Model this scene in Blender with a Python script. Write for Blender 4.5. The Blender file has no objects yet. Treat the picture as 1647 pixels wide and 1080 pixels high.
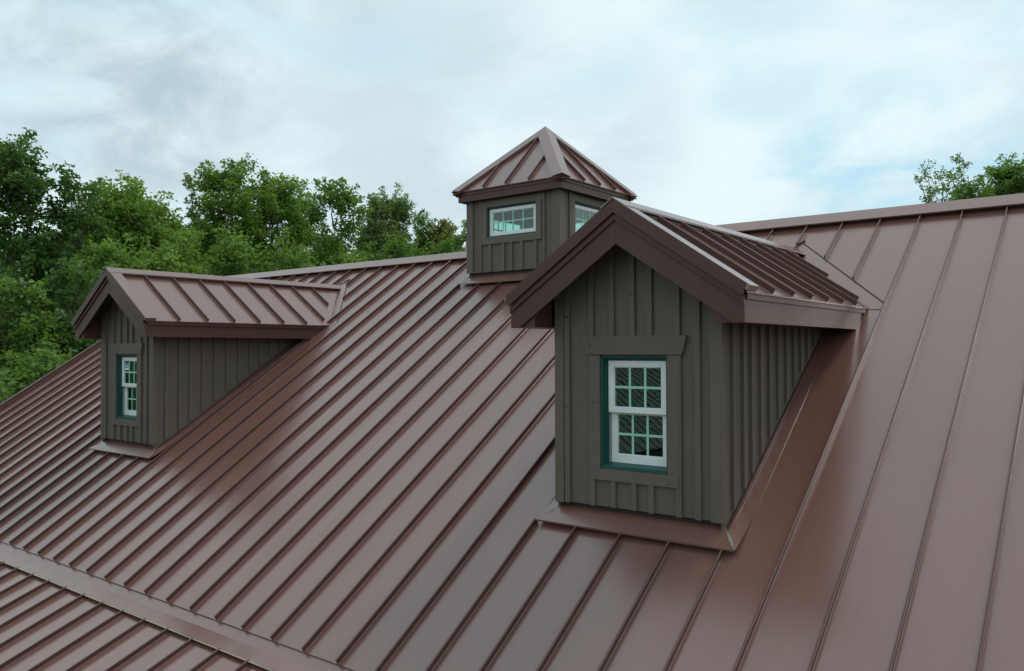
import bpy, bmesh, math, random
import numpy as np
from mathutils import Vector, Matrix

scene = bpy.context.scene
COL = scene.collection
R = math.radians

# ------------------------------------------------------------------ camera
cam_d = bpy.data.cameras.new('camera')
cam = bpy.data.objects.new('camera', cam_d); COL.objects.link(cam)
cam_d.sensor_width = 36.0
cam_d.lens = 1306.15 / 1647 * 36.0
cam_d.clip_start = 0.05
cam_d.clip_end = 2000
YAW, PITCH, ROLL = 0.6693, 0.018, -0.0028
fw = Vector((-math.sin(YAW), math.cos(YAW), 0)); rt = Vector((math.cos(YAW), math.sin(YAW), 0)); up = Vector((0, 0, 1))
fw2 = fw*math.cos(PITCH) + up*math.sin(PITCH); up2 = up*math.cos(PITCH) - fw*math.sin(PITCH)
rt2 = rt*math.cos(ROLL) + up2*math.sin(ROLL); up3 = up2*math.cos(ROLL) - rt*math.sin(ROLL)
CAM = Vector((3.1367, -5.4757, 1.3597))
m = Matrix((rt2, up3, -fw2)).transposed().to_4x4(); m.translation = CAM
cam.matrix_world = m
scene.camera = cam

# ------------------------------------------------------------------ sky, sun, exposure
SUN_DIR = Vector((0.26, 0.34, 0.90)).normalized()          # towards the sun
SUN_EL = math.asin(SUN_DIR.z); SUN_AZ = math.atan2(SUN_DIR.x, SUN_DIR.y)
world = bpy.data.worlds.new('World'); scene.world = world; world.use_nodes = True
wn, wl = world.node_tree.nodes, world.node_tree.links
wn.clear()
def W(t, **kw):
    n = wn.new(t)
    for k, v in kw.items(): setattr(n, k, v)
    return n
def wmath(op, a, b=None, clamp=False):
    n = W('ShaderNodeMath', operation=op, use_clamp=clamp)
    for i, v in enumerate((a, b)):
        if v is None: continue
        if isinstance(v, (int, float)): n.inputs[i].default_value = v
        else: wl.new(v, n.inputs[i])
    return n.outputs[0]
def wmix(f, a, b):
    n = W('ShaderNodeMix', data_type='RGBA')
    for s, v in ((n.inputs[0], f), (n.inputs[6], a), (n.inputs[7], b)):
        if isinstance(v, (int, float)): s.default_value = v
        elif isinstance(v, tuple): s.default_value = (*v, 1)
        else: wl.new(v, s)
    return n.outputs[2]
sky = W('ShaderNodeTexSky', sky_type='NISHITA', sun_disc=False)
sky.sun_elevation = SUN_EL; sky.sun_rotation = SUN_AZ; sky.altitude = 100; sky.air_density = 1.0; sky.dust_density = 1.5; sky.ozone_density = 1.0
tc = W('ShaderNodeTexCoord'); sep = W('ShaderNodeSeparateXYZ'); wl.new(tc.outputs['Generated'], sep.inputs[0])
zc = wmath('ADD', wmath('MAXIMUM', sep.outputs[2], 0.0), 0.30)
cx_, cy_ = wmath('DIVIDE', sep.outputs[0], zc), wmath('DIVIDE', sep.outputs[1], zc)
comb = W('ShaderNodeCombineXYZ'); wl.new(cx_, comb.inputs[0]); wl.new(cy_, comb.inputs[1])
def cloud_noise(scale, off, detail=4, rough=0.5, dist=0.0):
    mp = W('ShaderNodeMapping'); mp.inputs['Location'].default_value = off; wl.new(comb.outputs[0], mp.inputs[0])
    n = W('ShaderNodeTexNoise'); n.inputs['Scale'].default_value = scale; n.inputs['Detail'].default_value = detail
    n.inputs['Roughness'].default_value = rough; n.inputs['Distortion'].default_value = dist
    wl.new(mp.outputs[0], n.inputs[0]); return n.outputs[0]
def wramp(v, a, b):
    n = W('ShaderNodeMapRange', interpolation_type='SMOOTHSTEP'); wl.new(v, n.inputs[0])
    n.inputs[1].default_value = a; n.inputs[2].default_value = b; return n.outputs[0]
def wdot(az, el):
    d = W('ShaderNodeVectorMath', operation='DOT_PRODUCT'); wl.new(tc.outputs['Generated'], d.inputs[0])
    d.inputs[1].default_value = (-math.sin(R(az))*math.cos(R(el)), math.cos(R(az))*math.cos(R(el)), math.sin(R(el)))
    return d.outputs['Value']
def blob(az, el, r_in, r_out): return wramp(wdot(az, el), math.cos(R(r_out)), math.cos(R(r_in)))
n_thick = cloud_noise(1.3, (3.1, 7.7, 0), 5, 0.5, 0.25)
n_grey = cloud_noise(1.0, (11.3, 2.4, 0), 5, 0.52, 0.35)
n_fine = cloud_noise(3.6, (1.0, 4.0, 0), 8, 0.60, 0.45)
gap = wmath('MULTIPLY', wramp(wmath('ADD', n_thick, wmath('MULTIPLY', n_fine, 0.32)), 0.68, 0.50), 0.42)
open1 = wmath('MAXIMUM', blob(14, 10, 1, 9), blob(4, 12, 1, 8))
gap = wmath('MAXIMUM', gap, wmath('MULTIPLY', open1, wramp(n_fine, 0.66, 0.30)))
grey = wmath('MULTIPLY', wramp(wmath('ADD', n_grey, wmath('MULTIPLY', n_fine, 0.18)), 0.52, 0.76), 0.6)
g2 = wmath('MULTIPLY', wmath('MAXIMUM', wmath('MAXIMUM', blob(63, 17.5, 2, 13), wmath('MULTIPLY', blob(50, 14, 1, 11), 0.5)), wmath('MULTIPLY', blob(33, 15, 1, 9), 0.45)), wramp(n_fine, 0.25, 0.65))
grey = wmath('MAXIMUM', grey, g2)
CLOUD_LIT, CLOUD_GREY = (6.35, 7.5, 7.75), (3.8, 4.75, 5.4)
cloud = wmix(grey, CLOUD_LIT, CLOUD_GREY)
thin = wmix(0.8, sky.outputs[0], (3.7, 6.2, 7.4))
col = wmix(gap, cloud, thin)
bg = W('ShaderNodeBackground'); bg.inputs[1].default_value = 0.1; wl.new(col, bg.inputs[0])
wo = W('ShaderNodeOutputWorld'); wl.new(bg.outputs[0], wo.inputs[0])

sd = bpy.data.lights.new('sun', 'SUN'); sd.energy = 0.8; sd.angle = R(10); sd.color = (1.0, 0.96, 0.9)
sun = bpy.data.objects.new('sun', sd); COL.objects.link(sun)
sun.rotation_euler = (-SUN_DIR).to_track_quat('-Z', 'Y').to_euler(); sun.location = (20, 10, 40)

vs = scene.view_settings
vs.view_transform = 'Standard'; vs.look = 'None'; vs.exposure = 0.36; vs.gamma = 1.0; vs.use_curve_mapping = False

# ------------------------------------------------------------------ materials
MATS = {}
def new_mat(name):
    mt = bpy.data.materials.new(name); mt.use_nodes = True
    nt = mt.node_tree; MATS[name] = mt
    return mt, nt.nodes, nt.links, nt.nodes['Principled BSDF']
def mul(c, f): return tuple(v*f for v in c)
def node(nn, t, **kw):
    n = nn.new(t)
    for k, v in kw.items(): setattr(n, k, v)
    return n
def mixc(nn, ll, fac, a, b, blend='MIX'):
    n = node(nn, 'ShaderNodeMix', data_type='RGBA', blend_type=blend)
    for s, v in ((n.inputs[0], fac), (n.inputs[6], a), (n.inputs[7], b)):
        if isinstance(v, (int, float)): s.default_value = v
        elif isinstance(v, tuple): s.default_value = (*v, 1)
        else: ll.new(v, s)
    return n.outputs[2]
def noise(nn, ll, scale, detail=4, rough=0.55, stretch=(1, 1, 1)):
    tcn = node(nn, 'ShaderNodeTexCoord'); mp = node(nn, 'ShaderNodeMapping'); mp.inputs['Scale'].default_value = stretch
    ll.new(tcn.outputs['Object'], mp.inputs[0])
    n = node(nn, 'ShaderNodeTexNoise'); n.inputs['Scale'].default_value = scale; n.inputs['Detail'].default_value = detail; n.inputs['Roughness'].default_value = rough
    ll.new(mp.outputs[0], n.inputs[0]); return n.outputs[0]
def ramp(nn, ll, v, a, b, c=0.0, d=1.0):
    n = node(nn, 'ShaderNodeMapRange'); ll.new(v, n.inputs[0])
    for i, x in enumerate((a, b, c, d)): n.inputs[i+1].default_value = x
    return n.outputs[0]

def metal(name, col, rough=0.27, spec=0.8, metallic=0.0, dust=0.12, ior=1.5):
    mt, nn, ll, b = new_mat(name)
    oi = node(nn, 'ShaderNodeObjectInfo')
    c = mixc(nn, ll, oi.outputs['Random'], mul(col, 0.95), mul(col, 1.05))
    n1 = noise(nn, ll, 1.3, 5, 0.6)
    c = mixc(nn, ll, ramp(nn, ll, n1, 0.42, 0.75, 0, dust), c, mul((0.26, 0.22, 0.20), 1))
    stk = noise(nn, ll, 1.0, 5, 0.6, (9, 0.55, 0.55))
    c = mixc(nn, ll, ramp(nn, ll, stk, 0.35, 0.7, 0, 0.22), c, mul(col, 0.80))
    spk = noise(nn, ll, 55, 2, 0.5)
    c = mixc(nn, ll, ramp(nn, ll, spk, 0.76, 0.82, 0, 0.14), c, (0.36, 0.32, 0.29))
    ll.new(c, b.inputs['Base Color'])
    ll.new(ramp(nn, ll, stk, 0.3, 0.7, rough-0.025, rough+0.035), b.inputs['Roughness'])
    b.inputs['Specular IOR Level'].default_value = spec
    b.inputs['Metallic'].default_value = metallic; b.inputs['IOR'].default_value = ior
    return mt
ROOF = (0.164, 0.072, 0.057)
metal('roof_metal', ROOF, 0.24, 1.0, 0.0, 0.05, 1.60)
metal('trim_and_rib_shade', (0.095, 0.044, 0.035), 0.36, 0.28, 0.0, 0.03)  # trim colour, also painted on the seam ribs as their shade
metal('deck', (0.06, 0.045, 0.04), 0.7, 0.2)
def paint(name, col, rough=0.6, bump=0.12, spec=0.35, var=0.16, stretch=(1, 1, 0.12), scale=38):
    mt, nn, ll, b = new_mat(name)
    oi = node(nn, 'ShaderNodeObjectInfo')
    c = mixc(nn, ll, oi.outputs['Random'], mul(col, 1-var*0.45), mul(col, 1+var*0.45))
    n1 = noise(nn, ll, 2.4, 6, 0.62, (1, 1, 0.45))
    c = mixc(nn, ll, ramp(nn, ll, n1, 0.3, 0.72, 0, 0.4), c, mul(col, 0.74))
    g = noise(nn, ll, scale, 5, 0.65, stretch)
    c = mixc(nn, ll, ramp(nn, ll, g, 0.35, 0.7, 0, 0.32), c, mul(col, 1.22))
    k = noise(nn, ll, 22, 1, 0.4)
    c = mixc(nn, ll, ramp(nn, ll, k, 0.755, 0.775, 0, 0.75), c, mul(col, 0.25))
    ll.new(c, b.inputs['Base Color'])
    b.inputs['Roughness'].default_value = rough; b.inputs['Specular IOR Level'].default_value = spec
    bp = node(nn, 'ShaderNodeBump'); bp.inputs['Strength'].default_value = bump; bp.inputs['Distance'].default_value = 0.01
    ll.new(g, bp.inputs['Height']); ll.new(bp.outputs[0], b.inputs['Normal'])
    return mt
paint('siding', (0.134, 0.108, 0.087), 0.6, 0.25)
paint('batten', (0.139, 0.112, 0.090), 0.6, 0.25)
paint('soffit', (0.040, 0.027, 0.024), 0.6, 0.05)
paint('teal', (0.012, 0.088, 0.074), 0.45, 0.04, 0.4, 0.08)
paint('barn_wall', (0.125, 0.119, 0.094), 0.65, 0.2)
def plain(name, col, rough=0.4, spec=0.5, var=0.06):
    mt, nn, ll, b = new_mat(name)
    n1 = noise(nn, ll, 9, 4, 0.6)
    c = mixc(nn, ll, ramp(nn, ll, n1, 0.3, 0.7, 0, 1), mul(col, 1-var), mul(col, 1+var))
    ll.new(c, b.inputs['Base Color']); b.inputs['Roughness'].default_value = rough; b.inputs['Specular IOR Level'].default_value = spec
    return mt
plain('vinyl', (0.80, 0.82, 0.82), 0.35)
plain('muntin', (0.36, 0.66, 0.55), 0.4)
plain('track', (0.33, 0.34, 0.32), 0.5)
plain('dark_room', (0.16, 0.27, 0.23), 0.9, 0.1)
plain('lath', (0.10, 0.13, 0.11), 0.9, 0.1)
plain('hem', (0.42, 0.36, 0.22), 0.4, 0.6)
plain('sealant', (0.19, 0.175, 0.165), 0.55, 0.3, 0.2)
plain('bark', (0.12, 0.10, 0.08), 0.9, 0.2, 0.3)
plain('sticker_blue', (0.03, 0.26, 0.55), 0.4)
plain('sticker_white', (0.75, 0.77, 0.78), 0.4)
def glass_mat(name, tint, refl, add=0.0):
    mt, nn, ll, b = new_mat(name); nn.remove(b)
    out = [n for n in nn if n.type == 'OUTPUT_MATERIAL'][0]
    tr = node(nn, 'ShaderNodeBsdfTransparent'); tr.inputs[0].default_value = (0.72, 0.90, 0.85, 1)
    gl = node(nn, 'ShaderNodeBsdfGlossy'); gl.inputs['Roughness'].default_value = 0.01; gl.inputs[0].default_value = (*tint, 1)
    g = noise(nn, ll, 4.0, 2, 0.4)
    bp = node(nn, 'ShaderNodeBump'); bp.inputs['Strength'].default_value = 0.02; bp.inputs['Distance'].default_value = 0.02
    ll.new(g, bp.inputs['Height']); ll.new(bp.outputs[0], gl.inputs['Normal'])
    fr = node(nn, 'ShaderNodeFresnel'); fr.inputs[0].default_value = 1.55
    f2 = node(nn, 'ShaderNodeMath', operation='MULTIPLY_ADD', use_clamp=True); f2.inputs[1].default_value = refl; f2.inputs[2].default_value = add; ll.new(fr.outputs[0], f2.inputs[0])
    ge = node(nn, 'ShaderNodeNewGeometry'); inv = node(nn, 'ShaderNodeMath', operation='SUBTRACT'); inv.inputs[0].default_value = 1.0; ll.new(ge.outputs['Backfacing'], inv.inputs[1])
    f3 = node(nn, 'ShaderNodeMath', operation='MULTIPLY'); ll.new(f2.outputs[0], f3.inputs[0]); ll.new(inv.outputs[0], f3.inputs[1])   # outer faces mirror, inner faces let light out
    mx = node(nn, 'ShaderNodeMixShader'); ll.new(f3.outputs[0], mx.inputs[0]); ll.new(tr.outputs[0], mx.inputs[1]); ll.new(gl.outputs[0], mx.inputs[2])
    ll.new(mx.outputs[0], out.inputs[0])
glass_mat('glass', (0.84, 0.96, 0.94), 2.0)
glass_mat('green_glass', (0.50, 0.92, 0.80), 0.9, 0.11)
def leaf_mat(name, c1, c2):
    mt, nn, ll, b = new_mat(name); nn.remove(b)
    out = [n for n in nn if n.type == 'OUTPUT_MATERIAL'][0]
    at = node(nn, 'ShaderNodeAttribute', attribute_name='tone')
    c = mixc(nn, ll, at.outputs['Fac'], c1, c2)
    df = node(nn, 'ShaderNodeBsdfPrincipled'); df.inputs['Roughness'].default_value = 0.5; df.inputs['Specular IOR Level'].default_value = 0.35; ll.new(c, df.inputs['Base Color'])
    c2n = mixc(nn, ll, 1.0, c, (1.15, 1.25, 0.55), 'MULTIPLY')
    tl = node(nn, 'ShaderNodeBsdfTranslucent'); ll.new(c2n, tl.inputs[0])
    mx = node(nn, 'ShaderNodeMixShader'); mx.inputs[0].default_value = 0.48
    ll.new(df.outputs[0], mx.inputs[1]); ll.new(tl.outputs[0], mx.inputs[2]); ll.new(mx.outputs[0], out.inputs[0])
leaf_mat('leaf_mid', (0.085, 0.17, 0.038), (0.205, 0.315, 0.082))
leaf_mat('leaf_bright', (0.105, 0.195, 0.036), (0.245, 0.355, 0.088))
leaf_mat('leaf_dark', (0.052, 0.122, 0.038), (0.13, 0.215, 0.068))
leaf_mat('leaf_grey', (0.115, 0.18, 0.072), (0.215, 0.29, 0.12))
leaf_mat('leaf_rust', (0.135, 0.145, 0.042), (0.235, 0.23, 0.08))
mt, nn, ll, b = new_mat('grass')
g1 = noise(nn, ll, 0.25, 8, 0.65); ll.new(mixc(nn, ll, g1, (0.03, 0.055, 0.015), (0.08, 0.12, 0.035)), b.inputs['Base Color']); b.inputs['Roughness'].default_value = 0.9
M = MATS

# ------------------------------------------------------------------ mesh helpers
class MB:
    """collects polygons; build() links them as one mesh object"""
    def __init__(self, xf=None): self.v = []; self.f = []; self.xf = xf; self.smooth = []; self.mi = []
    def add(self, vs_, fs, smooth=False):
        o = len(self.v)
        for p in vs_:
            p = Vector(p); self.v.append(self.xf @ p if self.xf else p)
        for f in fs: self.f.append([i+o for i in f]); self.smooth.append(smooth); self.mi.append(0)
        return self
    def box(self, a, b):
        x0, y0, z0 = a; x1, y1, z1 = b
        if x0 > x1: x0, x1 = x1, x0
        if y0 > y1: y0, y1 = y1, y0
        if z0 > z1: z0, z1 = z1, z0
        return self.add([(x0,y0,z0),(x1,y0,z0),(x1,y1,z0),(x0,y1,z0),(x0,y0,z1),(x1,y0,z1),(x1,y1,z1),(x0,y1,z1)],
                        [(0,3,2,1),(4,5,6,7),(0,1,5,4),(1,2,6,5),(2,3,7,6),(3,0,4,7)])
    def prism(self, pts, vec):
        """closed polygon pts swept by vec"""
        n = len(pts); vec = Vector(vec); p = [Vector(q) for q in pts]
        nrm = Vector((0, 0, 0))
        for i in range(n):
            a, b_ = p[i], p[(i+1) % n]; nrm += a.cross(b_)
        if nrm.dot(vec) > 0: p.reverse()
        return self.add(p + [q+vec for q in p], [tuple(range(n)), tuple(range(2*n-1, n-1, -1))] + [(i, i+n, (i+1) % n + n, (i+1) % n) for i in range(n)])
    def rib(self, a, b_, side, nrm, h=0.047):
        """standing seam from a to b: folded upstand with a small flare at its foot"""
        a, b_ = Vector(a), Vector(b_); side = Vector(side); nrm = Vector(nrm)
        prof = [(-0.009, 0.0006), (-0.006, 0.0035), (-0.006, h-0.002), (-0.004, h), (0.005, h), (0.007, h-0.002), (0.007, h-0.015), (0.005, h-0.016), (0.005, 0.0030), (0.0080, 0.0006)]
        pts = [a + side*u + nrm*w_ for u, w_ in prof]
        k = len(self.f); self.prism(pts, b_-a)
        for i in range(k, len(self.f)):
            p, q, r_ = (self.v[j] for j in self.f[i][:3]); fn_ = (q-p).cross(r_-q).normalized()
            if not 0.4 < (fn_.dot(nrm) if not self.xf else fn_.dot(self.xf.to_3x3() @ nrm)) < 0.95: self.mi[i] = 1  # all but the flare painted darker, standing in for rib shade
        return self
    def build(self, name, mat, parent=None, bevel=0.0, flat=True):
        me = bpy.data.meshes.new(name)
        me.from_pydata([tuple(p) for p in self.v], [], self.f); me.materials.append(M[mat] if isinstance(mat, str) else mat)
        if any(self.mi): me.materials.append(M['trim_and_rib_shade']); me.polygons.foreach_set('material_index', self.mi)  # second slot holds the painted shade of the ribs
        if any(self.smooth): me.polygons.foreach_set('use_smooth', self.smooth)
        me.update()
        o = bpy.data.objects.new(name, me); COL.objects.link(o)
        if parent: o.parent = parent
        if bevel:
            bv = o.modifiers.new('bevel', 'BEVEL'); bv.width = bevel; bv.segments = 2; bv.limit_method = 'ANGLE'; bv.angle_limit = R(40)
        return o
def empty(name, loc, label, cat, group=None, rz=0):
    o = bpy.data.objects.new(name, None); COL.objects.link(o); o.location = loc; o.rotation_euler.z = rz; o.empty_display_size = 0.2
    o['label'] = label; o['category'] = cat
    if group: o['group'] = group
    return o
rng = random.Random(7)

def pan(mb, fn, u0, u1, v0f, v1f, nu, nv, amp=0.0008, seed=0):
    """sheet fn(u, v, h) with gentle oil-canning; v limits may depend on u"""
    r = random.Random(seed); ph = [r.uniform(0, 6.28) for _ in range(4)]; fr = [r.uniform(1.2, 2.0), r.uniform(2.6, 4.0)]
    a1, a2 = amp*r.uniform(0.6, 1.3), amp*0.5*r.uniform(0.5, 1.3)
    vs_, fs = [], []
    for i in range(nu+1):
        t = i/nu; u = u0+(u1-u0)*t; a = v0f(u); b_ = v1f(u)
        for j in range(nv+1):
            v = a+(b_-a)*j/nv
            h = math.sin(math.pi*t)*(a1*math.sin(fr[0]*v+ph[0]) + a2*math.sin(fr[1]*v+ph[1])) + a1*0.6*math.sin(2*math.pi*t)*math.sin(fr[0]*0.7*v+ph[2])
            vs_.append(fn(u, v, h))
    for i in range(nu):
        for j in range(nv):
            q = i*(nv+1)+j; fs.append((q, q+nv+1, q+nv+2, q+1))
    mb.add(vs_, fs, True)

# ------------------------------------------------------------------ measured layout
P = 0.4064                       # seam spacing
S = 0.6622; CT = 1/math.sqrt(1+S*S); ST = S*CT      # main roof pitch
YR = 4.3431; YB = -1.4905; X0 = -1.2766
S2 = 0.382; C2 = 1/math.sqrt(1+S2*S2); T2 = S2*C2; XL = -7.4019
XLEFT, XRIGHT = -13.72, 8.2
def rf(x, y, h=0.0): return Vector((x, y - h*ST, S*y + h*CT))                 # on the main slope
def rl(x, y, h=0.0): return Vector((x, y - h*T2, -1.1328 + S2*(y+1.70) + h*C2))  # on the lower slope
W_, FL, OG = 0.7295, 0.848, 0.266
XD1 = -7.9235
XC, CH = -3.9822, 0.813
ZA, MD = 2.430, 0.667           # dormer roof surface apex and pitch
def yval(x): return (ZA - MD*abs(x))/S          # valley line in plan

# ------------------------------------------------------------------ ground
g = MB(); g.add([(-900, -900, -6.2), (900, -900, -6.2), (900, 900, -6.2), (-900, 900, -6.2)], [(0, 1, 2, 3)])
go = g.build('ground', 'grass'); go['kind'] = 'structure'

# ------------------------------------------------------------------ the building and its roof
bld = empty('barn', (0, 0, -6.2), 'long barn-like building with a brown standing seam metal roof carrying dormers and a cupola', 'building')
BO = Vector((0, 0, 6.2))
def toB(mb):                     # mesh points are written in world space, the root stands on the ground
    mb.v = [p+BO for p in mb.v]; return mb
yb2 = 2*YR+1.6
prof = [(-4.75, -6.2), (-4.75, rl(0, -4.75).z-0.12), (-1.62, -1.28), (YR, S*YR-0.10), (yb2, S*(2*YR-yb2)-0.12), (yb2+3, -2.5), (yb2+3, -6.2)]
toB(MB().prism([(XLEFT+0.35, y, z) for y, z in prof], (XRIGHT-XLEFT-0.7, 0, 0))).build('wall', 'barn_wall', bld)
deck = toB(MB().prism([rf(XLEFT+0.02, YB+0.03, -0.006), rf(XLEFT+0.02, YR-0.01, -0.006), rf(XLEFT+0.02, YR-0.01, -0.05), rf(XLEFT+0.02, YB+0.03, -0.05)], (XRIGHT-XLEFT-0.04, 0, 0))).build('main_roof', 'deck', bld)
def rb(x, y, h=0.0): return Vector((x, y + h*ST, S*(2*YR-y) + h*CT))
toB(MB().prism([rb(XLEFT, YR+0.02, 0), rb(XLEFT, yb2+0.3, 0), rb(XLEFT, yb2+0.3, -0.05), rb(XLEFT, YR+0.02, -0.05)], (XRIGHT-XLEFT, 0, 0))).build('rear_roof', 'roof_metal', bld)

def flash_out(x):                # outer (upper) edge of a dormer's valley flashing, local x
    return 3.867 - 1.02*abs(x)
def rib_spans(x):
    """plan-y intervals of the seam at x, interrupted by dormers and cupola"""
    lo, hi = YB, YR-0.10
    for xd in (0.0, XD1):
        d = x-xd
        if abs(d) < FL+0.03: return [(lo, -0.085), (flash_out(d)+0.015, hi)]
    if abs(x-XC) < 0.955: return [(lo, 3.49)]
    return [(lo, hi)]
SIDE, NRM, UPS = Vector((1, 0, 0)), Vector((0, -ST, CT)), Vector((0, CT, ST))
k0, k1 = -31, 23
xs = [max(XLEFT, X0+k*P) for k in range(k0, k1+1)]
for i in range(len(xs)-1):
    xa, xb = xs[i], xs[i+1]
    mb = MB()
    pan(mb, lambda u, v, h: rf(u, v, h), xa+0.005, xb-0.005, lambda u: YB, lambda u: YR-0.02, 6, 36, 0.0014, i)
    mb.add([rf(xa+0.005, YB, 0), rf(xb-0.005, YB, 0), rf(xb-0.005, YB, -0.016), rf(xa+0.005, YB, -0.016)], [(0, 3, 2, 1)])
    for (a, b_) in rib_spans(xa):
        mb.rib(rf(xa, a), rf(xa, b_), SIDE, NRM)
    toB(mb).build('roof_panel', 'roof_metal', deck)
# lower roof
LY0 = -5.1
ldeck = toB(MB().prism([rl(XLEFT+0.02, LY0, -0.006), rl(XLEFT+0.02, -1.45, -0.006), rl(XLEFT+0.02, -1.45, -0.05), rl(XLEFT+0.02, LY0, -0.05)], (XRIGHT-XLEFT-0.04, 0, 0))).build('lower_roof', 'deck', bld)
kl = int((XL-XLEFT)/P)
xs = [XL-P*kl+P*i for i in range(0, int((XRIGHT-XL+P*kl)/P))]
N2 = Vector((0, -T2, C2))
for i in range(len(xs)-1):
    xa, xb = xs[i], xs[i+1]; mb = MB()
    pan(mb, lambda u, v, h: rl(u, v, h), xa+0.005, xb-0.005, lambda u: LY0, lambda u: -1.50, 6, 24, 0.0014, 300+i)
    mb.rib(rl(xa, LY0+0.01), rl(xa, -1.675), SIDE, N2, 0.045)
    toB(mb).build('roof_panel', 'roof_metal', ldeck)
# transition flashing between the two pitches: flat leg, bend, sloping leg with a bright hem
e_ = [rf(0, YB+0.10, -0.0055), rf(0, YB-0.002, -0.014), rf(0, -1.572, -0.012), Vector((0, -1.700, -1.0905))]
fl_len = XRIGHT-XLEFT
PIECE = 3.05; x = XLEFT; pi_ = 0
trans = None
while x < XRIGHT-0.01:
    x2 = min(x+PIECE, XRIGHT); mb = MB()
    lift = 0.0012*(pi_ % 2)
    pts = [p + Vector((x, 0, lift)) for p in e_]
    low = [p + Vector((x, 0.002, lift-0.004)) for p in e_]
    low[3] = pts[3] + Vector((0, 0.006, -0.016))
    n = 24
    vs_, fs = [], []
    r = random.Random(pi_)
    ph = r.uniform(0, 6)
    for j in range(n+1):
        dx = (x2+0.03-x)*j/n
        w_ = 0.0022*math.sin(dx*5.2+ph)+0.0012*math.sin(dx*15+ph*2)
        q = [p+Vector((dx, 0, 0)) for p in pts]; q[3] = q[3]+Vector((0, 0, w_)); q[2] = q[2]+Vector((0, 0, w_*0.3))
        vs_ += q + [p+Vector((dx, 0, 0)) for p in low[::-1]]
    m_ = 8
    for j in range(n):
        for c in range(m_):
            a = j*m_+c; b_ = j*m_+(c+1) % m_
            fs.append((a, b_, b_+m_, a+m_))
    mb.add(vs_, fs)
    o = toB(mb)
    if trans is None: trans = o.build('transition_flashing', 'roof_metal', bld)
    else: o.build('flashing_piece', 'roof_metal', trans)
    x = x2; pi_ += 1
toB(MB().prism([(XLEFT, -1.7055, -1.0975), (XLEFT, -1.7005, -1.0900), (XLEFT, -1.6965, -1.0955)], (fl_len, 0, 0))).build('hem', 'hem', trans)
# ridge cap in lapped lengths with its dark closure strip
x = XLEFT-0.03; cap = None; i = 0
while x < XRIGHT-0.01:
    x2 = min(x+3.05, XRIGHT); lift = 0.0015*(i % 2); HC = 0.062+lift; WC = 0.145
    mb = MB()
    apx = Vector((x, YR, S*YR+HC/CT+0.012)); fr_ = rf(x, YR-WC, HC); bk = rb(x, YR+WC, HC)
    lp = Vector((0, 0, -0.008)); hm = rf(x, YR-WC, HC-0.016); hb = rb(x, YR+WC, HC-0.016)
    mb.prism([apx, fr_, hm, hm+UPS*0.012, apx+lp, hb-Vector((0, CT, -ST))*0.012, hb, bk], (x2+0.04-x, 0, 0))
    mb = toB(mb)
    if cap is None: cap = mb.build('ridge_cap', 'roof_metal', bld)
    else: mb.build('cap_piece', 'roof_metal', cap)
    x = x2; i += 1
mb = MB()
mb.prism([rf(XLEFT, YR-0.105, 0.001), rf(XLEFT, YR-0.105, 0.047), rf(XLEFT, YR-0.085, 0.047), rf(XLEFT, YR-0.085, 0.001)], (fl_len, 0, 0))
toB(mb).build('closure_strip', 'trim_and_rib_shade', cap)
# rake trim at the left gable end
for fn, a, b_, nm in ((rf, YB-0.05, YR-0.02, 'rake_trim'), (rl, LY0, -1.75, 'rake_trim')):
    mb = MB(); dv = fn(0, b_)-fn(0, a)
    p0 = fn(XLEFT, a)
    nn_ = NRM if fn is rf else N2
    mb.prism([p0+Vector((-0.03, 0, 0))+nn_*-0.14, p0+Vector((-0.03, 0, 0))+nn_*0.055, p0+Vector((0.10, 0, 0))+nn_*0.055, p0+Vector((0.10, 0, 0))+nn_*0.002, p0+Vector((0, 0, 0))+nn_*0.002, p0+nn_*-0.14], dv)
    toB(mb).build(nm, 'trim_and_rib_shade', bld)

# wing of the same building to the left of the viewpoint; it shows in the window glass
WS = 0.667; wc_ = 1/math.sqrt(1+WS*WS); ws_ = WS*wc_
def rw(x, y, h=0.0): return Vector((x + h*ws_, y, -1.5 + WS*(-8.2-x) + h*wc_))
wdeck = toB(MB().prism([rw(-8.2, -6.6, -0.006), rw(-14.6, -6.6, -0.006), rw(-14.6, -6.6, -0.1), rw(-8.2, -6.6, -0.1)], (0, -15.5, 0))).build('wing_roof', 'deck', bld)
for i in range(38):
    y = -6.6-P*i; mb = MB()
    pan(mb, lambda u, v, h: rw(v, u, h), y-P+0.005, y-0.005, lambda u: -8.2, lambda u: -14.6, 3, 8, 0.0009, 700+i)
    mb.rib(rw(-8.2, y), rw(-14.6, y), (0, 1, 0), Vector((ws_, 0, wc_)), 0.030)
    toB(mb).build('roof_panel', 'roof_metal', wdeck)
toB(MB().prism([(-8.5, -6.9, -6.2), (-8.5, -6.9, -1.5), (-14.6, -6.9, 2.55), (-20.6, -6.9, -1.5), (-20.6, -6.9, -6.2)], (0, -15, 0))).build('wall', 'barn_wall', bld)

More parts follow.
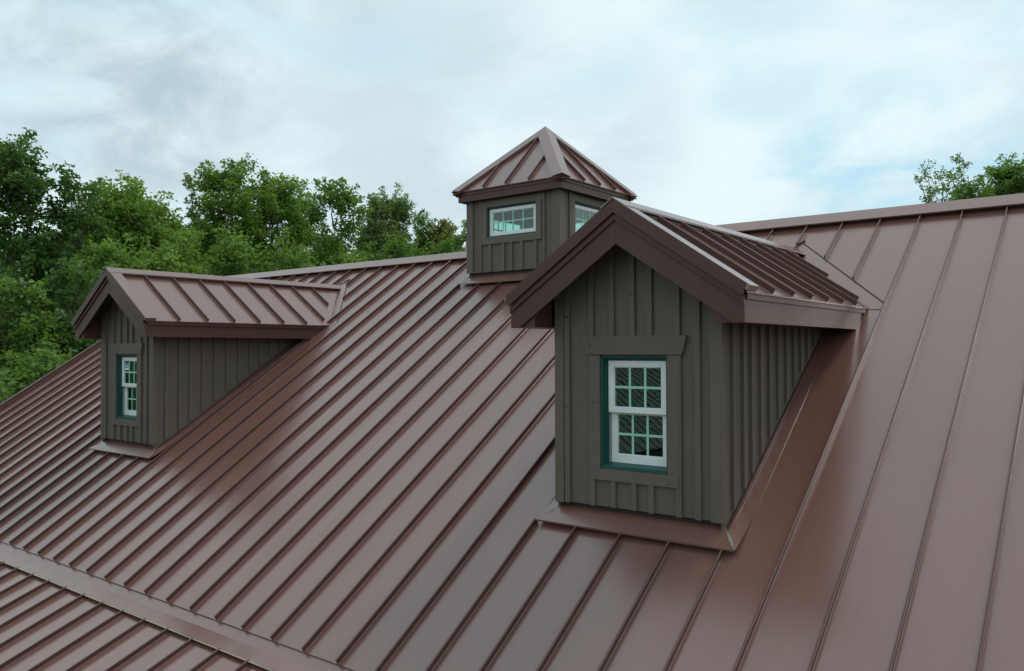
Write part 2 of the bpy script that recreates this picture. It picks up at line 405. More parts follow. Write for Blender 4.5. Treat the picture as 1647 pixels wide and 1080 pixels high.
# ------------------------------------------------------------------ windows
def window(root, xf, xa, xb, za, zb, double, name='window'):
    """teal frame set in the opening xa..xb, za..zb of the wall plane y=0 (outside is -y)"""
    fr_ = MB(xf); D = 0.115
    T = 0.016 if double else 0.008
    for k_, (t, y0, y1) in enumerate(((T, -0.004, 0.022), (T+0.011, 0.022, 0.045), (T+0.021, 0.045, D))):
        fr_.box((xa, y0, za), (xa+t, y1, zb)); fr_.box((xb-t, y0, za), (xb, y1, zb))
        fr_.box((xa+t, y0, zb-t*1.2), (xb-t, y1, zb))
    fr_.prism([(xa+T, -0.006, za), (xa+T, -0.006, za+0.020), (xa+T, D, za+0.046), (xa+T, D, za)], (xb-xa-2*T, 0, 0))
    win = fr_.build(name, 'teal', root)
    def sash(nm, x0, x1, z0, z1, y, st, top, bot, nx, nz, deep=0.034):
        s_ = MB(xf)
        s_.box((x0, y, z0), (x0+st, y+deep, z1)); s_.box((x1-st, y, z0), (x1, y+deep, z1))
        s_.box((x0+st, y, z0), (x1-st, y+deep, z0+bot)); s_.box((x0+st, y, z1-top), (x1-st, y+deep, z1))
        # glazing bead step
        gx0, gx1, gz0, gz1 = x0+st, x1-st, z0+bot, z1-top; bd = 0.007
        s_.box((gx0, y+0.008, gz0), (gx0+bd, y+deep, gz1)); s_.box((gx1-bd, y+0.008, gz0), (gx1, y+deep, gz1))
        s_.box((gx0+bd, y+0.008, gz0), (gx1-bd, y+deep, gz0+bd)); s_.box((gx0+bd, y+0.008, gz1-bd), (gx1-bd, y+deep, gz1))
        s_.build(nm, 'vinyl', win, 0.002)
        gx0 += bd; gx1 -= bd; gz0 += bd; gz1 -= bd
        mw = 0.019
        xsb = [gx0+(gx1-gx0)*i/nx for i in range(nx+1)]; zsb = [gz0+(gz1-gz0)*i/nz for i in range(nz+1)]
        for i in range(nx):
            for j in range(nz):
                MB(xf).box((xsb[i]+0.0003, y+0.014, zsb[j]+0.0003), (xsb[i+1]-0.0003, y+0.017, zsb[j+1]-0.0003)).build('pane', 'green_glass' if double else 'glass', win)
        for i in range(1, nx): MB(xf).box((xsb[i]-mw/2, y+0.0095, gz0), (xsb[i]+mw/2, y+0.0135, gz1)).build('muntin', 'muntin', win)
        for j in range(1, nz):
            MB(xf).box((gx0, y+0.0098, zsb[j]-mw/2), (gx1, y+0.0137, zsb[j]+mw/2)).build('muntin', 'muntin', win)
        return gx0, gx1, gz0, gz1
    if double:
        zm = 0.868
        gg = sash('upper_sash', xa+0.037, xb-0.037, zm, zb-0.042, 0.046, 0.046, 0.050, 0.040, 3, 2)
        sash('lower_sash', xa+0.040, xb-0.040, za+0.036, zm+0.02, 0.084, 0.050, 0.030, 0.066, 3, 2, 0.030)
        MB(xf).box((xa+0.0285, 0.060, za+0.04), (xa+0.0385, 0.083, zm)).box((xb-0.0385, 0.060, za+0.04), (xb-0.0285, 0.083, zm)).build('sash_track', 'track', win)
        return win, gg
    gg = sash('sash', xa+0.020, xb-0.020, za+0.022, zb-0.025, 0.026, 0.052, 0.047, 0.050, 4, 2)
    return win, gg

def holed_wall(mb, poly_top, x0, x1, zbf, op, t=0.02):
    """wall in plane y=0 (thickness t inwards) from zbf(x) to poly_top(x), with rectangular opening op, cut at the given x stations"""
    xa, xb, za, zb = op
    def strip(a, b_, lo, hi):
        n = [a, b_]
        for mid in (0.0,):
            if a < mid < b_: n = [a, mid, b_]
        for u, v in zip(n[:-1], n[1:]):
            mb.prism([(u, 0, lo(u)), (v, 0, lo(v)), (v, 0, hi(v)), (u, 0, hi(u))], (0, t, 0))
    strip(x0, xa, zbf, poly_top); strip(xb, x1, zbf, poly_top)
    strip(xa, xb, zbf, lambda x: za); strip(xa, xb, lambda x: zb, poly_top)
    return mb

# ------------------------------------------------------------------ dormers
def dormer(xd, label, sticker):
    root = empty('dormer', (xd, 0, 0), label, 'dormer', 'gabled dormers on the roof slope')
    I = None
    gable = lambda x: ZA - 0.115 - MD*abs(x)          # underside of the roof along the walls
    WB = 0.130
    op = (-0.296, 0.289, 0.433, 1.319)
    fw_ = holed_wall(MB(I), gable, -W_+0.012, W_-0.012, lambda x: WB, op).build('front_wall', 'siding', root)
    TB = 0.024                                          # batten thickness
    # corner boards and battens of the front, each a piece
    def board(a, b_, z0, z1=None, t=TB, nm='batten'):
        tz = z1 if z1 is not None else None
        za_, zb_ = (gable(a)-0.002, gable(b_)-0.002) if tz is None else (tz, tz)
        pts = [(a, 0, z0), (b_, 0, z0)]
        if tz is None and a < 0 < b_: pts += [(b_, 0, zb_), (0, 0, gable(0)-0.002), (a, 0, za_)]
        else: pts += [(b_, 0, zb_), (a, 0, za_)]
        dz = rng.uniform(-0.004, 0.002)
        pts = [(p[0], p[1], p[2]+(dz if i < 2 else 0)) for i, p in enumerate(pts)]
        return MB(I).prism(pts, (0, -t-rng.uniform(0, 0.0025), 0)).build(nm, 'batten', fw_, 0.0015)
    board(-W_, -0.643, WB-0.004, nm='corner_board', t=0.024); board(0.632, W_, WB-0.006, nm='corner_board', t=0.024)
    for a, b_ in ((-0.634, -0.584), (0.508, 0.556)): board(a, b_, WB)
    for a, b_ in ((-0.402, -0.355), (-0.209, -0.166), (-0.026, 0.019), (0.120, 0.167), (0.352, 0.397)): board(a, b_, 1.467)
    for a, b_ in ((-0.394, -0.347), (-0.200, -0.159), (-0.018, 0.026), (0.128, 0.173)): board(a, b_, WB, 0.337)
    board(0.385, 0.403, WB, 1.322); board(0.358, 0.3845, WB, 0.336)
    # window trim
    MB(I).prism([(-0.465, 0, 1.467), (0.456, 0, 1.467), (0.415, 0, 1.3225), (-0.425, 0, 1.3225)], (0, -0.034, 0)).build('lintel', 'batten', root, 0.002)
    MB(I).box((-0.396, 0, 0.4265), (-0.2975, -0.024, 1.322)).build('casing', 'batten', root, 0.002)
    MB(I).box((0.2905, 0, 0.4265), (0.3840, -0.024, 1.322)).build('casing', 'batten', root, 0.002)
    MB(I).box((-0.394, 0, 0.3375), (0.381, -0.026, 0.4260)).build('sill_board', 'batten', root, 0.002)
    win, gg = window(root, I, *op, True)
    if sticker:
        x0, x1, z0, z1 = gg
        w1 = (x1-x0)/3; h1 = (z1-z0)/2; y = 0.0585
        MB(I).box((x0+0.012, y, z1-h1+0.030), (x0+w1*0.86, y-0.0008, z1-0.028)).build('sticker', 'sticker_white', win)
        MB(I).prism([(x0+0.016, y-0.0010, z1-h1*0.62), (x0+w1*0.80, y-0.0010, z1-h1*0.55), (x0+w1*0.80, y-0.0010, z1-0.034), (x0+0.016, y-0.0010, z1-0.034)], (0, -0.0006, 0)).build('sticker', 'sticker_blue', win)
        MB(I).box((x0+0.030, y-0.0018, z1-0.075), (x0+w1*0.62, y-0.0022, z1-0.055)).build('sticker', 'sticker_white', win)
    # side walls with battens cut along the roof slope
    for sgn in (-1, 1):
        xo = W_*sgn
        top = ZA-0.115-MD*W_
        yb_ = top/S + 0.05
        sw = MB(I).prism([(xo-0.012*sgn, 0.0, S*0+0.06), (xo-0.012*sgn, yb_, S*yb_+0.0), (xo-0.012*sgn, yb_, top), (xo-0.012*sgn, 0.0, top)], (-0.02*sgn, 0, 0)).build('side_wall', 'siding', root)
        MB(I).prism([(xo-0.012*sgn, -0.0225, WB-0.012), (xo-0.012*sgn, 0.050, WB+0.035), (xo-0.012*sgn, 0.050, top), (xo-0.012*sgn, -0.0225, top)], (0.013*sgn, 0, 0)).build('corner_board', 'batten', sw, 0.0015)
        ys = [0.14, 0.33, 0.485, 0.668, 0.85, 1.04, 1.233, 1.414, 1.586, 1.76, 1.94, 2.12]
        for y in ys:
            y2 = y+0.046; j = rng.uniform(0.0, 0.02)
            MB(I).prism([(xo-0.012*sgn, y, S*y+0.085+j), (xo-0.012*sgn, y2, S*y2+0.085+j), (xo-0.012*sgn, y2, top), (xo-0.012*sgn, y, top)], (TB*sgn, 0, 0)).build('batten', 'batten', sw, 0.0015)
        # step flashing upstand and side flashing on the pan
        ye = 2.34
        a0 = -0.02
        MB(I).prism([(xo+0.012*sgn, a0, S*a0+0.055), (xo+0.012*sgn, ye, S*ye+0.050), (xo+0.012*sgn, ye, S*ye-0.01), (xo+0.012*sgn, a0, S*a0-0.01)], (-0.016*sgn, 0, 0)).build('step_flashing', 'trim_and_rib_shade', root)
        def fp(xx, y, h): return rf(xx*sgn, y, h)
        ya = -0.102; yt = 2.62
        mb = MB(I); n = 26; vs_, fs = [], []
        for i in range(n+1):
            t = (i/n)**1.7; xo2 = 0.853-0.05*t
            h_o = 0.006+0.046*math.exp(-max(0, t)*yt/0.16)
            y_in = 0.0+(yt-0.0)*t; y_out = ya+(yt-ya)*t
            vs_ += [fp(W_+0.013, y_in, h_o+0.008), fp(xo2, y_out, h_o), fp(xo2, y_out, h_o-0.0035)]
        for i in range(n):
            q = i*3; fs += [(q, q+1, q+4, q+3), (q+1, q+2, q+5, q+4)]
        if sgn < 0: fs = [f[::-1] for f in fs]
        mb.add(vs_, fs).build('side_flashing', 'roof_metal', root)
    # base recess and apron over the seams
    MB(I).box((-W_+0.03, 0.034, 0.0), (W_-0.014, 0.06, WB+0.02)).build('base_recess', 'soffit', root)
    ap = MB(I); e0, e1 = rf(-0.853, -0.102, 0.056), rf(0.853, -0.102, 0.056); i0, i1 = Vector((-W_-0.013, 0.0, 0.068)), Vector((W_+0.013, 0.0, 0.068))
    dn = Vector((0, 0.001, -0.013))
    ap.add([e0, e1, i1, i0, e0+dn, e1+dn, Vector((W_, 0.033, 0.088)), Vector((-W_, 0.033, 0.088))], [(0, 1, 2, 3), (0, 4, 5, 1), (3, 2, 6, 7)])
    ap.build('apron_flashing', 'roof_metal', root)
    # smeared sealant on the right mitre
    a, b_ = Vector((W_+0.013, -0.002, 0.069)), rf(0.849, -0.099, 0.0575)
    sl = MB(I); side = (b_-a).cross(Vector((0, -0.4, 1))).normalized(); vs_, fs = [], []
    for i in range(9):
        t = i/8; c = a.lerp(b_, t); w_ = 0.004+0.006*math.sin(t*3.1)+rng.uniform(0, 0.003); off = side*rng.uniform(-0.003, 0.003)
        vs_ += [c+off-side*w_+Vector((0, 0, 0.002)), c+off+Vector((0, -0.001, 0.006)), c+off+side*w_+Vector((0, 0, 0.002))]
    for i in range(8):
        q = 3*i; fs += [(q, q+1, q+4, q+3), (q+1, q+2, q+5, q+4)]
    sl.add(vs_, fs, True).build('sealant_bead', 'sealant', root)
    # roof slopes
    XE = 1.022; YF = -0.285
    cm = 1/math.sqrt(1+MD*MD); sm = MD*cm
    for sgn in (-1, 1):
        def dr(x, y, h=0.0): return Vector(((x+h*sm)*sgn, y, ZA - MD*x + h*cm))
        nr = Vector((sm*sgn, 0, cm)); sd_ = Vector((0, 1, 0))
        xv = lambda y: max(0.0, (ZA - S*y)/MD)
        lim = lambda y: min(XE, xv(y)+0.02)
        yk = (ZA-MD*XE)/S
        yend = ZA/S
        # slope board (sheathing) under the panels
        dk = MB(I)
        dk.prism([dr(0, YF+0.03, -0.008), dr(XE-0.015, YF+0.03, -0.008), dr(XE-0.015, yk, -0.008), dr(0, yend, -0.008)], nr*-0.075)
        slope = dk.build('roof_slope', 'soffit', root)
        ys = [YF] + [0.18+P*i for i in range(8)] + [yend-0.005]
        for i in range(len(ys)-1):
            ya, yb_ = ys[i], ys[i+1]
            st = [ya, yb_]
            if ya < yk < yb_: st = [ya, yk, yb_]
            mb = MB(I)
            for u, v in zip(st[:-1], st[1:]):
                pan(mb, (lambda u_, v_, h: dr(v_, u_, h)), u, v, lambda y: 0.0, lim, 3, 6, 0.0007, 900+i+int(xd)*7+sgn)
            # eave edge folds down
            if ya < yk-0.01:
                y2 = min(yb_, yk)
                q = [dr(XE, ya, 0), dr(XE, y2, 0)]; dwn = Vector((-0.004*sgn, 0, -0.012))
                mb.add([q[0], q[1], q[1]+dwn, q[0]+dwn], [(0, 1, 2, 3)])
            if i > 0:
                xe = min(XE-0.004, xv(ya)-0.125)
                if xe > 0.16: mb.rib(dr(0.10, ya), dr(xe, ya), sd_*(1), nr)
            if sgn < 0: mb.f = [f[::-1] for f in mb.f]
            mb.build('roof_panel', 'roof_metal', slope)
        # rake cap: box trim along the gable edge, rib high, and its front drop
        rc = MB(I)
        yfr, yin = -0.300, -0.150
        rc.prism([dr(0, yfr, 0.048), dr(XE+0.004, yfr, 0.048), dr(XE+0.004, yin, 0.048), dr(0, yin, 0.048)], nr*-0.046)
        rc.build('rake_cap', 'roof_metal', root, 0.003)
        zt = lambda x, d: ZA+0.058-MD*x-d
        rd = MB(I)
        xt = 1.024
        rd.prism([(0, yfr-0.004, zt(0, 0.003)), (xt*sgn, yfr-0.004, zt(xt, 0.003)), ((xt-0.03)*sgn, yfr-0.004, zt(xt-0.03, 0.108)), (0, yfr-0.004, zt(0, 0.108))], (0, 0.012, 0))
        rd.build('rake_drip', 'trim_and_rib_shade', root, 0.0015)
        # fascia in two stepped boards
        fa = MB(I)
        fa.prism([(0, -OG, 2.385), (0.994*sgn, -OG, 1.722), (0.994*sgn, -OG, 1.540), (0.908*sgn, -OG, 1.540), (0, -OG, 2.149)], (0, 0.02, 0))
        fa.build('rake_fascia', 'trim_and_rib_shade', root, 0.002)
        f2 = MB(I)
        f2.prism([(0, -OG-0.016, 2.384), (0.997*sgn, -OG-0.016, 1.719), (0.997*sgn, -OG-0.016, 1.661), (0, -OG-0.016, 2.326)], (0, 0.016, 0))
        f2.build('fascia_step', 'trim_and_rib_shade', root, 0.002)
        # eave fascia, its drip band and the boxed soffit
        ef = MB(I); zb0, zt0 = 1.541, 1.712
        ef.prism([(0.975*sgn, -OG+0.0205, zb0), (0.975*sgn, zb0/S+0.02, zb0), (0.975*sgn, zt0/S+0.02, zt0), (0.975*sgn, -OG+0.0205, zt0)], (0.018*sgn, 0, 0))
        ef.build('eave_fascia', 'trim_and_rib_shade', root, 0.0015)
        db = MB(I); zb1, zt1 = 1.696, 1.735
        db.prism([(0.9935*sgn, -OG+0.02, zb1), (0.9935*sgn, zb1/S+0.01, zb1), (0.9935*sgn, zt1/S+0.02, zt1), (0.9935*sgn, -OG+0.02, zt1)], (0.016*sgn, 0, 0))
        db.build('eave_drip', 'trim_and_rib_shade', root, 0.0015)
        MB(I).box((0.768*sgn, -OG+0.0205, 1.543), (0.9745*sgn, zb0/S, 1.556)).prism([(0.768*sgn, -OG+0.0205, 1.5565), (0.9745*sgn, -OG+0.0205, 1.5565), (0.9745*sgn, -OG+0.0205, 1.69), (0.768*sgn, -OG+0.0205, ZA-0.112-MD*0.768)], (0, OG-0.022, 0)).build('eave_return', 'trim_and_rib_shade', root)
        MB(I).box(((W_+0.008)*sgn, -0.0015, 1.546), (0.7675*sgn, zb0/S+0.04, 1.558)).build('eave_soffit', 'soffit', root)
        # rake soffit boards between fascia and wall, each its own board
        xw = 0.766; nb = 8
        for i in range(nb):
            a, b_ = xw*i/nb, xw*(i+1)/nb-0.006
            zz = lambda x: ZA-0.108-MD*x
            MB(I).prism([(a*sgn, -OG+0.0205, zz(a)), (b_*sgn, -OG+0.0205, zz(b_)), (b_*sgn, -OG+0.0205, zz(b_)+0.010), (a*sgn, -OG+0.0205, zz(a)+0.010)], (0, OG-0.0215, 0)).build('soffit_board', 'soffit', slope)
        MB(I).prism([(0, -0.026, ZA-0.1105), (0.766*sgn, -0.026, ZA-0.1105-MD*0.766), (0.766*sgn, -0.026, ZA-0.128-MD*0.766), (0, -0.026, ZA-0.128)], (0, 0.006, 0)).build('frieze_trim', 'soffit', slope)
        # valley flashing: strip on the dormer slope and strip on the main slope
        vf = MB(I)
        y_lo = yk
        A, B = dr(XE-0.005, yk, 0.004), dr(0.0, yend, 0.004)
        A2, B2 = dr(XE-0.005, yk-0.135, 0.004), dr(0.0, yend-0.135, 0.004)
        vf.add([A, B, B2, A2], [(0, 1, 2, 3) if sgn > 0 else (3, 2, 1, 0)])
        def ms(x, y, h): return rf(x*sgn, y, h)
        xo_ = 1.135
        Q = [ms(XE+0.02, yval(XE+0.02)-0.01, 0.005), ms(xo_, yval(XE+0.02)-0.01, 0.005), ms(xo_, flash_out(xo_), 0.005), ms(0, flash_out(0)+0.01, 0.005), ms(0, yend-0.01, 0.005)]
        vf.add(Q, [(0, 1, 2, 3, 4) if sgn > 0 else (4, 3, 2, 1, 0)])
        vf.build('valley_flashing', 'roof_metal', root)
        cl = MB(I); a = ms(xo_, flash_out(xo_), 0.001); b_ = ms(0, flash_out(0)+0.01, 0.001); dv = (b_-a).normalized(); sdv = NRM.cross(dv)
        cl.prism([a+sdv*0.004, a-sdv*0.004, a-sdv*0.004+NRM*0.013, a+sdv*0.004+NRM*0.013], b_-a)
        cl.build('flashing_edge', 'trim_and_rib_shade', root)
    # ridge cap
    rcap = MB(I); wc = 0.105; hc = 0.054; yc = 3.80
    az = ZA+hc/cm-0.006
    def cr(x, h): return Vector((x, -0.312, ZA-MD*abs(x)+h/cm))
    a0 = cr(0, hc); l0, r0 = cr(-wc, hc), cr(wc, hc); dnn = Vector((0, 0, -0.017))
    rcap.prism([a0, r0, r0+dnn, r0+dnn+Vector((-0.01, 0, 0.008)), a0+Vector((0, 0, -0.010)), l0+dnn+Vector((0.01, 0, 0.008)), l0+dnn, l0], (0, yc+0.312, 0))
    rcap.build('ridge_cap', 'roof_metal', root, 0.002)
    rz = MB(I)
    for sgn in (-1, 1):
        pts = [Vector((x*sgn, -0.145, ZA-MD*x+h)) for x, h in ((0.072, 0.002), (0.072, 0.052), (0.082, 0.052), (0.082, 0.002))]
        rz.prism(pts, (0, 3.62, 0))
    rz.build('closure_strip', 'trim_and_rib_shade', root)
    # small upstand clip where the ridge meets the main slope
    MB(I).prism([rf(-0.06, 3.86, 0.0), rf(0.0, 3.93, 0.0), rf(0.004, 3.926, 0.0), rf(-0.056, 3.856, 0.0)], NRM*0.018).build('flashing_clip', 'trim_and_rib_shade', root)
    # unlit room behind the window
    rm = MB(I)
    rm.box((-0.66, 1.15, 0.2), (0.66, 1.17, 1.75)).box((-0.66, 0.16, 1.58), (0.66, 1.15, 1.60)).box((-0.66, 0.16, 0.22), (0.66, 1.15, 0.24))
    rm.box((-0.68, 0.16, 0.2), (-0.66, 1.17, 1.75)).box((0.66, 0.16, 0.2), (0.68, 1.17, 1.75))
    rm.build('room_lining', 'dark_room', root)
    return root
dormer(0.0, 'large near gabled dormer with dark siding and a white sash window, right of the cupola', False)
dormer(XD1, 'far left gabled dormer with dark siding and a blue sticker on its window', True)

# ------------------------------------------------------------------ cupola
cup = empty('cupola', (XC, YR, 0), 'square cupola with a pyramid metal roof and grid windows astride the roof ridge', 'cupola')
H = CH
EA = 4.655; ED = 0.957
zr_front = S*(YR-H)
for q in range(4):
    xf = Matrix.Rotation(q*math.pi/2, 4, 'Z') @ Matrix.Translation((0, -H, 0))
    ends = q in (0, 2)
    if ends: zbf = lambda x: 2.490
    else: zbf = lambda x: 2.490 + S*(H-abs(x))
    top = lambda x: 3.60
    op = (-0.452, 0.435, 2.985, 3.422)
    wl_ = MB(xf); holed_wall(wl_, top, -H+0.012 if ends else -H+0.034, H-0.012 if ends else H-0.034, zbf, op)
    wall = wl_.build('wall', 'siding', cup)
    def board(a, b_, z0=None, z1=3.60, t=0.024, nm='batten'):
        la, lb = (zbf(a), zbf(b_)) if z0 is None else (z0, z0)
        pts = [(a, 0, la), (b_, 0, lb)]
        if z0 is None and a < 0 < b_ and not ends: pts = [(a, 0, la), (0, 0, zbf(0)), (b_, 0, lb)]
        pts += [(b_, 0, z1), (a, 0, z1)]
        MB(xf).prism(pts, (0, -t-rng.uniform(0, 0.002), 0)).build(nm, 'batten', wall, 0.0015)
    cb = -0.027 if ends else 0.0
    board(-H+cb, -0.718, t=0.023, nm='corner_board'); board(0.712, H-cb, t=0.023, nm='corner_board')
    board(-0.588, -0.553); board(0.548, 0.588)
    for a, b_ in ((-0.417, -0.370), (-0.170, -0.124), (-0.028, 0.019), (0.153, 0.204), (0.399, 0.446)):
        board(a, b_, None, 2.887)
    MB(xf).prism([(-0.5525, 0, 3.425), (0.5475, 0, 3.425), (0.5475, 0, 3.52), (-0.5525, 0, 3.52)], (0, -0.024, 0)).build('lintel', 'batten', wall, 0.002)
    MB(xf).box((-0.5485, 0, 2.9825), (-0.4535, -0.025, 3.4245)).build('casing', 'batten', wall, 0.002)
    MB(xf).box((0.4365, 0, 2.9825), (0.5305, -0.025, 3.4245)).build('casing', 'batten', wall, 0.002)
    MB(xf).box((-0.5455, 0, 2.888), (0.530, -0.028, 2.982)).build('sill_board', 'batten', wall, 0.002)
    window(cup, xf, *op, False)
    # eave: fascia ring, drip band, soffit
    o = 0.110
    F = H+o
    fx = Matrix.Rotation(q*math.pi/2, 4, 'Z')
    sg = 1 if ends else 0
    MB(fx).box((-F+0.02*(1-sg), -F, 3.535), (F-0.02*(1-sg), -F+0.02, 3.645)).build('fascia', 'trim_and_rib_shade', cup, 0.0015)
    MB(fx).prism([(-F+0.021, -F+0.0205, 3.548), (F-0.021, -F+0.0205, 3.548), (H-0.03, -H+0.03, 3.548), (-H+0.03, -H+0.03, 3.548)], (0, 0, 0.01)).build('soffit', 'soffit', cup)
    d1 = F+0.012
    MB(fx).box((-d1+0.02*(1-sg), -d1, 3.630), (d1-0.02*(1-sg), -d1+0.011, 3.684)).build('eave_drip', 'trim_and_rib_shade', cup)
    # roof face panels and seams
    SL = 1.013; cs = 1/math.sqrt(1+SL*SL); ss = SL*cs
    def cf(u, d, h=0.0): return Vector((u, -d - h*ss, EA - SL*d + h*cs))
    nr = Vector((0, -ss, cs))
    us = [-ED, -0.41, 0.0, 0.41, ED]
    face = MB(fx).add([cf(-ED+0.03, ED-0.03, -0.02), cf(ED-0.03, ED-0.03, -0.02), cf(0, 0, -0.02)], [(0, 1, 2)]).build('roof_face', 'deck', cup)
    for i in range(4):
        mb = MB(fx); u0, u1 = us[i], us[i+1]
        pan(mb, lambda u, v, h: cf(u, v, h), u0+0.0005, u1-0.0005, lambda u: ED, lambda u: abs(u), 4, 6, 0.0005, 1500+q*5+i)
        dw = Vector((0, 0.004, -0.014))
        a, b_ = cf(u0, ED), cf(u1, ED); mb.add([a, b_, b_+dw, a+dw], [(0, 3, 2, 1)])
        if i > 0: mb.rib(cf(u0, ED-0.004), cf(u0, abs(u0)+0.11), (1, 0, 0), nr, 0.045)
        mb.build('roof_panel', 'roof_metal', face)
    # hip cap along the left hip of this face
    ap_ = Vector((0, 0, EA+0.060)); T_ = 0.990
    hip = Vector((-T_, -T_, -SL*T_))
    wv = 0.155
    # cross-section points at the eave end, measured down each adjoining face away from the hip
    nL = Vector((0, -ss, cs)); nW = Vector((-ss, 0, cs))
    dirL = Vector((1, 0, 0)); dirW = Vector((0, 1, 0))
    hp = Vector((0, 0, EA))
    topc = hp + Vector((0, 0, 0.062))
    A1 = hp + dirL*wv + nL*0.043; A0 = hp + dirL*(wv-0.004) + nL*0.002
    B1 = hp + dirW*wv + nW*0.043; B0 = hp + dirW*(wv-0.004) + nW*0.002
    mb = MB(fx)
    hn = hip.normalized()
    # offset the upper ends so that the four caps meet in a point
    def meet(pt):
        # slide along the hip until the vertical plane through the axis between caps
        t = 0.0
        d = pt.copy()
        if abs(pt.x) < 1e-6 and abs(pt.y) < 1e-6: return pt
        if pt.x > pt.y: t = d.x/(-hn.x)
        else: t = d.y/(-hn.y)
        return d + hn*t
    up_ = [meet(A0), meet(A1), topc, meet(B1), meet(B0), hp+Vector((0, 0, -0.01))]
    lo_ = [p+hip for p in (A0, A1, topc, B1, B0, hp+Vector((0, 0, -0.01)))]
    # lower end cut square to the eave lines
    n = 6
    mb.add(up_+lo_, [(i, (i+1) % n, (i+1) % n+n, i+n) for i in range(n)] + [tuple(range(n, 2*n))])
    hc_ = mb.build('hip_cap', 'roof_metal', cup, 0.002)
    bm = bmesh.new(); bm.from_mesh(hc_.data); bmesh.ops.recalc_face_normals(bm, faces=bm.faces); bm.to_mesh(hc_.data); bm.free()
    # folded boot closing the cap's lower end
    c = hp+hip
    b0 = [c+Vector((wv-0.01, 0.006, 0.02)), c+Vector((-0.012, -0.012, 0.048)), c+Vector((0.006, wv-0.01, 0.02)), c+Vector((0.03, 0.03, 0.02))]
    b1 = [c+Vector((wv-0.03, 0.045, -0.035)), c+Vector((0.045, 0.045, -0.035)), c+Vector((0.045, wv-0.03, -0.035)), c+Vector((0.08, 0.08, -0.035))]
    bt = MB(fx).add(b0+b1, [(0, 1, 5, 4), (1, 2, 6, 5), (2, 3, 7, 6), (3, 0, 4, 7), (0, 3, 2, 1), (4, 5, 6, 7)]).build('hip_boot', 'trim_and_rib_shade', hc_)
    bm = bmesh.new(); bm.from_mesh(bt.data); bmesh.ops.recalc_face_normals(bm, faces=bm.faces); bm.to_mesh(bt.data); bm.free()
# base recess and apron on the camera slope, flashing on the sides
def lc(p): return Vector(p)-Vector((XC, YR, 0))
for sgn, nm in ((1, 'front'), (-1, 'back')):
    def pr(x, y, z): return Vector((x, y*sgn, z))
    MB().box((-H+0.03, (-H+0.034)*sgn, 2.30), (H-0.03, (-H+0.06)*sgn, 2.51)).build('base_recess', 'soffit', cup)
    e = [lc(rf(XC-0.95, 3.462, 0.056)), lc(rf(XC+0.95, 3.462, 0.056)), Vector((H+0.012, -H-0.002, 2.425)), Vector((-H-0.012, -H-0.002, 2.425))]
    dn = Vector((0, 0.001, -0.012))
    e += [e[0]+dn, e[1]+dn]
    e = [pr(*p) for p in e]
    e += [pr(H, -H+0.033, 2.448), pr(-H, -H+0.033, 2.448)]
    fs = [(0, 1, 2, 3), (0, 4, 5, 1), (3, 2, 6, 7)]
    if sgn < 0: fs = [f[::-1] for f in fs]
    MB().add(e, fs).build('apron_flashing', 'roof_metal', cup)
for sx in (-1, 1):
    sf = MB()
    for sy in (-1, 1):
        a = [Vector((sx*(H+0.003), sy*-H, zr_front+0.085)), Vector((sx*(H+0.003), 0, S*YR+0.085)), Vector((sx*(0.95), 0, S*YR+0.012)), Vector((sx*0.95, sy*-(YR-3.462), S*3.462+0.05))]
        sf.add(a, [(0, 1, 2, 3) if sx*sy < 0 else (3, 2, 1, 0)])
        a2 = [a[0], a[1], a[1]+Vector((-0.03*sx, 0, 0.09)), a[0]+Vector((-0.03*sx, 0, 0.09))]
        sf.add(a2, [(0, 1, 2, 3)])
    sf.build('side_flashing', 'roof_metal', cup)
MB().box((-H+0.04, -H+0.04, 3.56), (H-0.04, H-0.04, 3.575)).build('ceiling', 'siding', cup)

# ------------------------------------------------------------------ trees
def place(az, dist): return Vector((CAM.x - math.sin(R(az))*dist, CAM.y + math.cos(R(az))*dist, -6.2))
def top_z(el, dist): return CAM.z + math.tan(R(el))*dist

def tube(vs_, fs, pts, rad, nseg=6):
    o = len(vs_); n = len(pts)
    for i, p in enumerate(pts):
        d = (pts[min(i+1, n-1)]-pts[max(i-1, 0)]); d = d/ (np.linalg.norm(d)+1e-9)
        a = np.cross(d, [0.31, 0.95, 0.12]); a /= np.linalg.norm(a)+1e-9; b_ = np.cross(d, a)
        for j in range(nseg):
            t = 2*math.pi*j/nseg; vs_.append(p + rad[i]*(a*math.cos(t)+b_*math.sin(t)))
    for i in range(n-1):
        for j in range(nseg):
            fs.append((o+i*nseg+j, o+i*nseg+(j+1) % nseg, o+(i+1)*nseg+(j+1) % nseg, o+(i+1)*nseg+j))

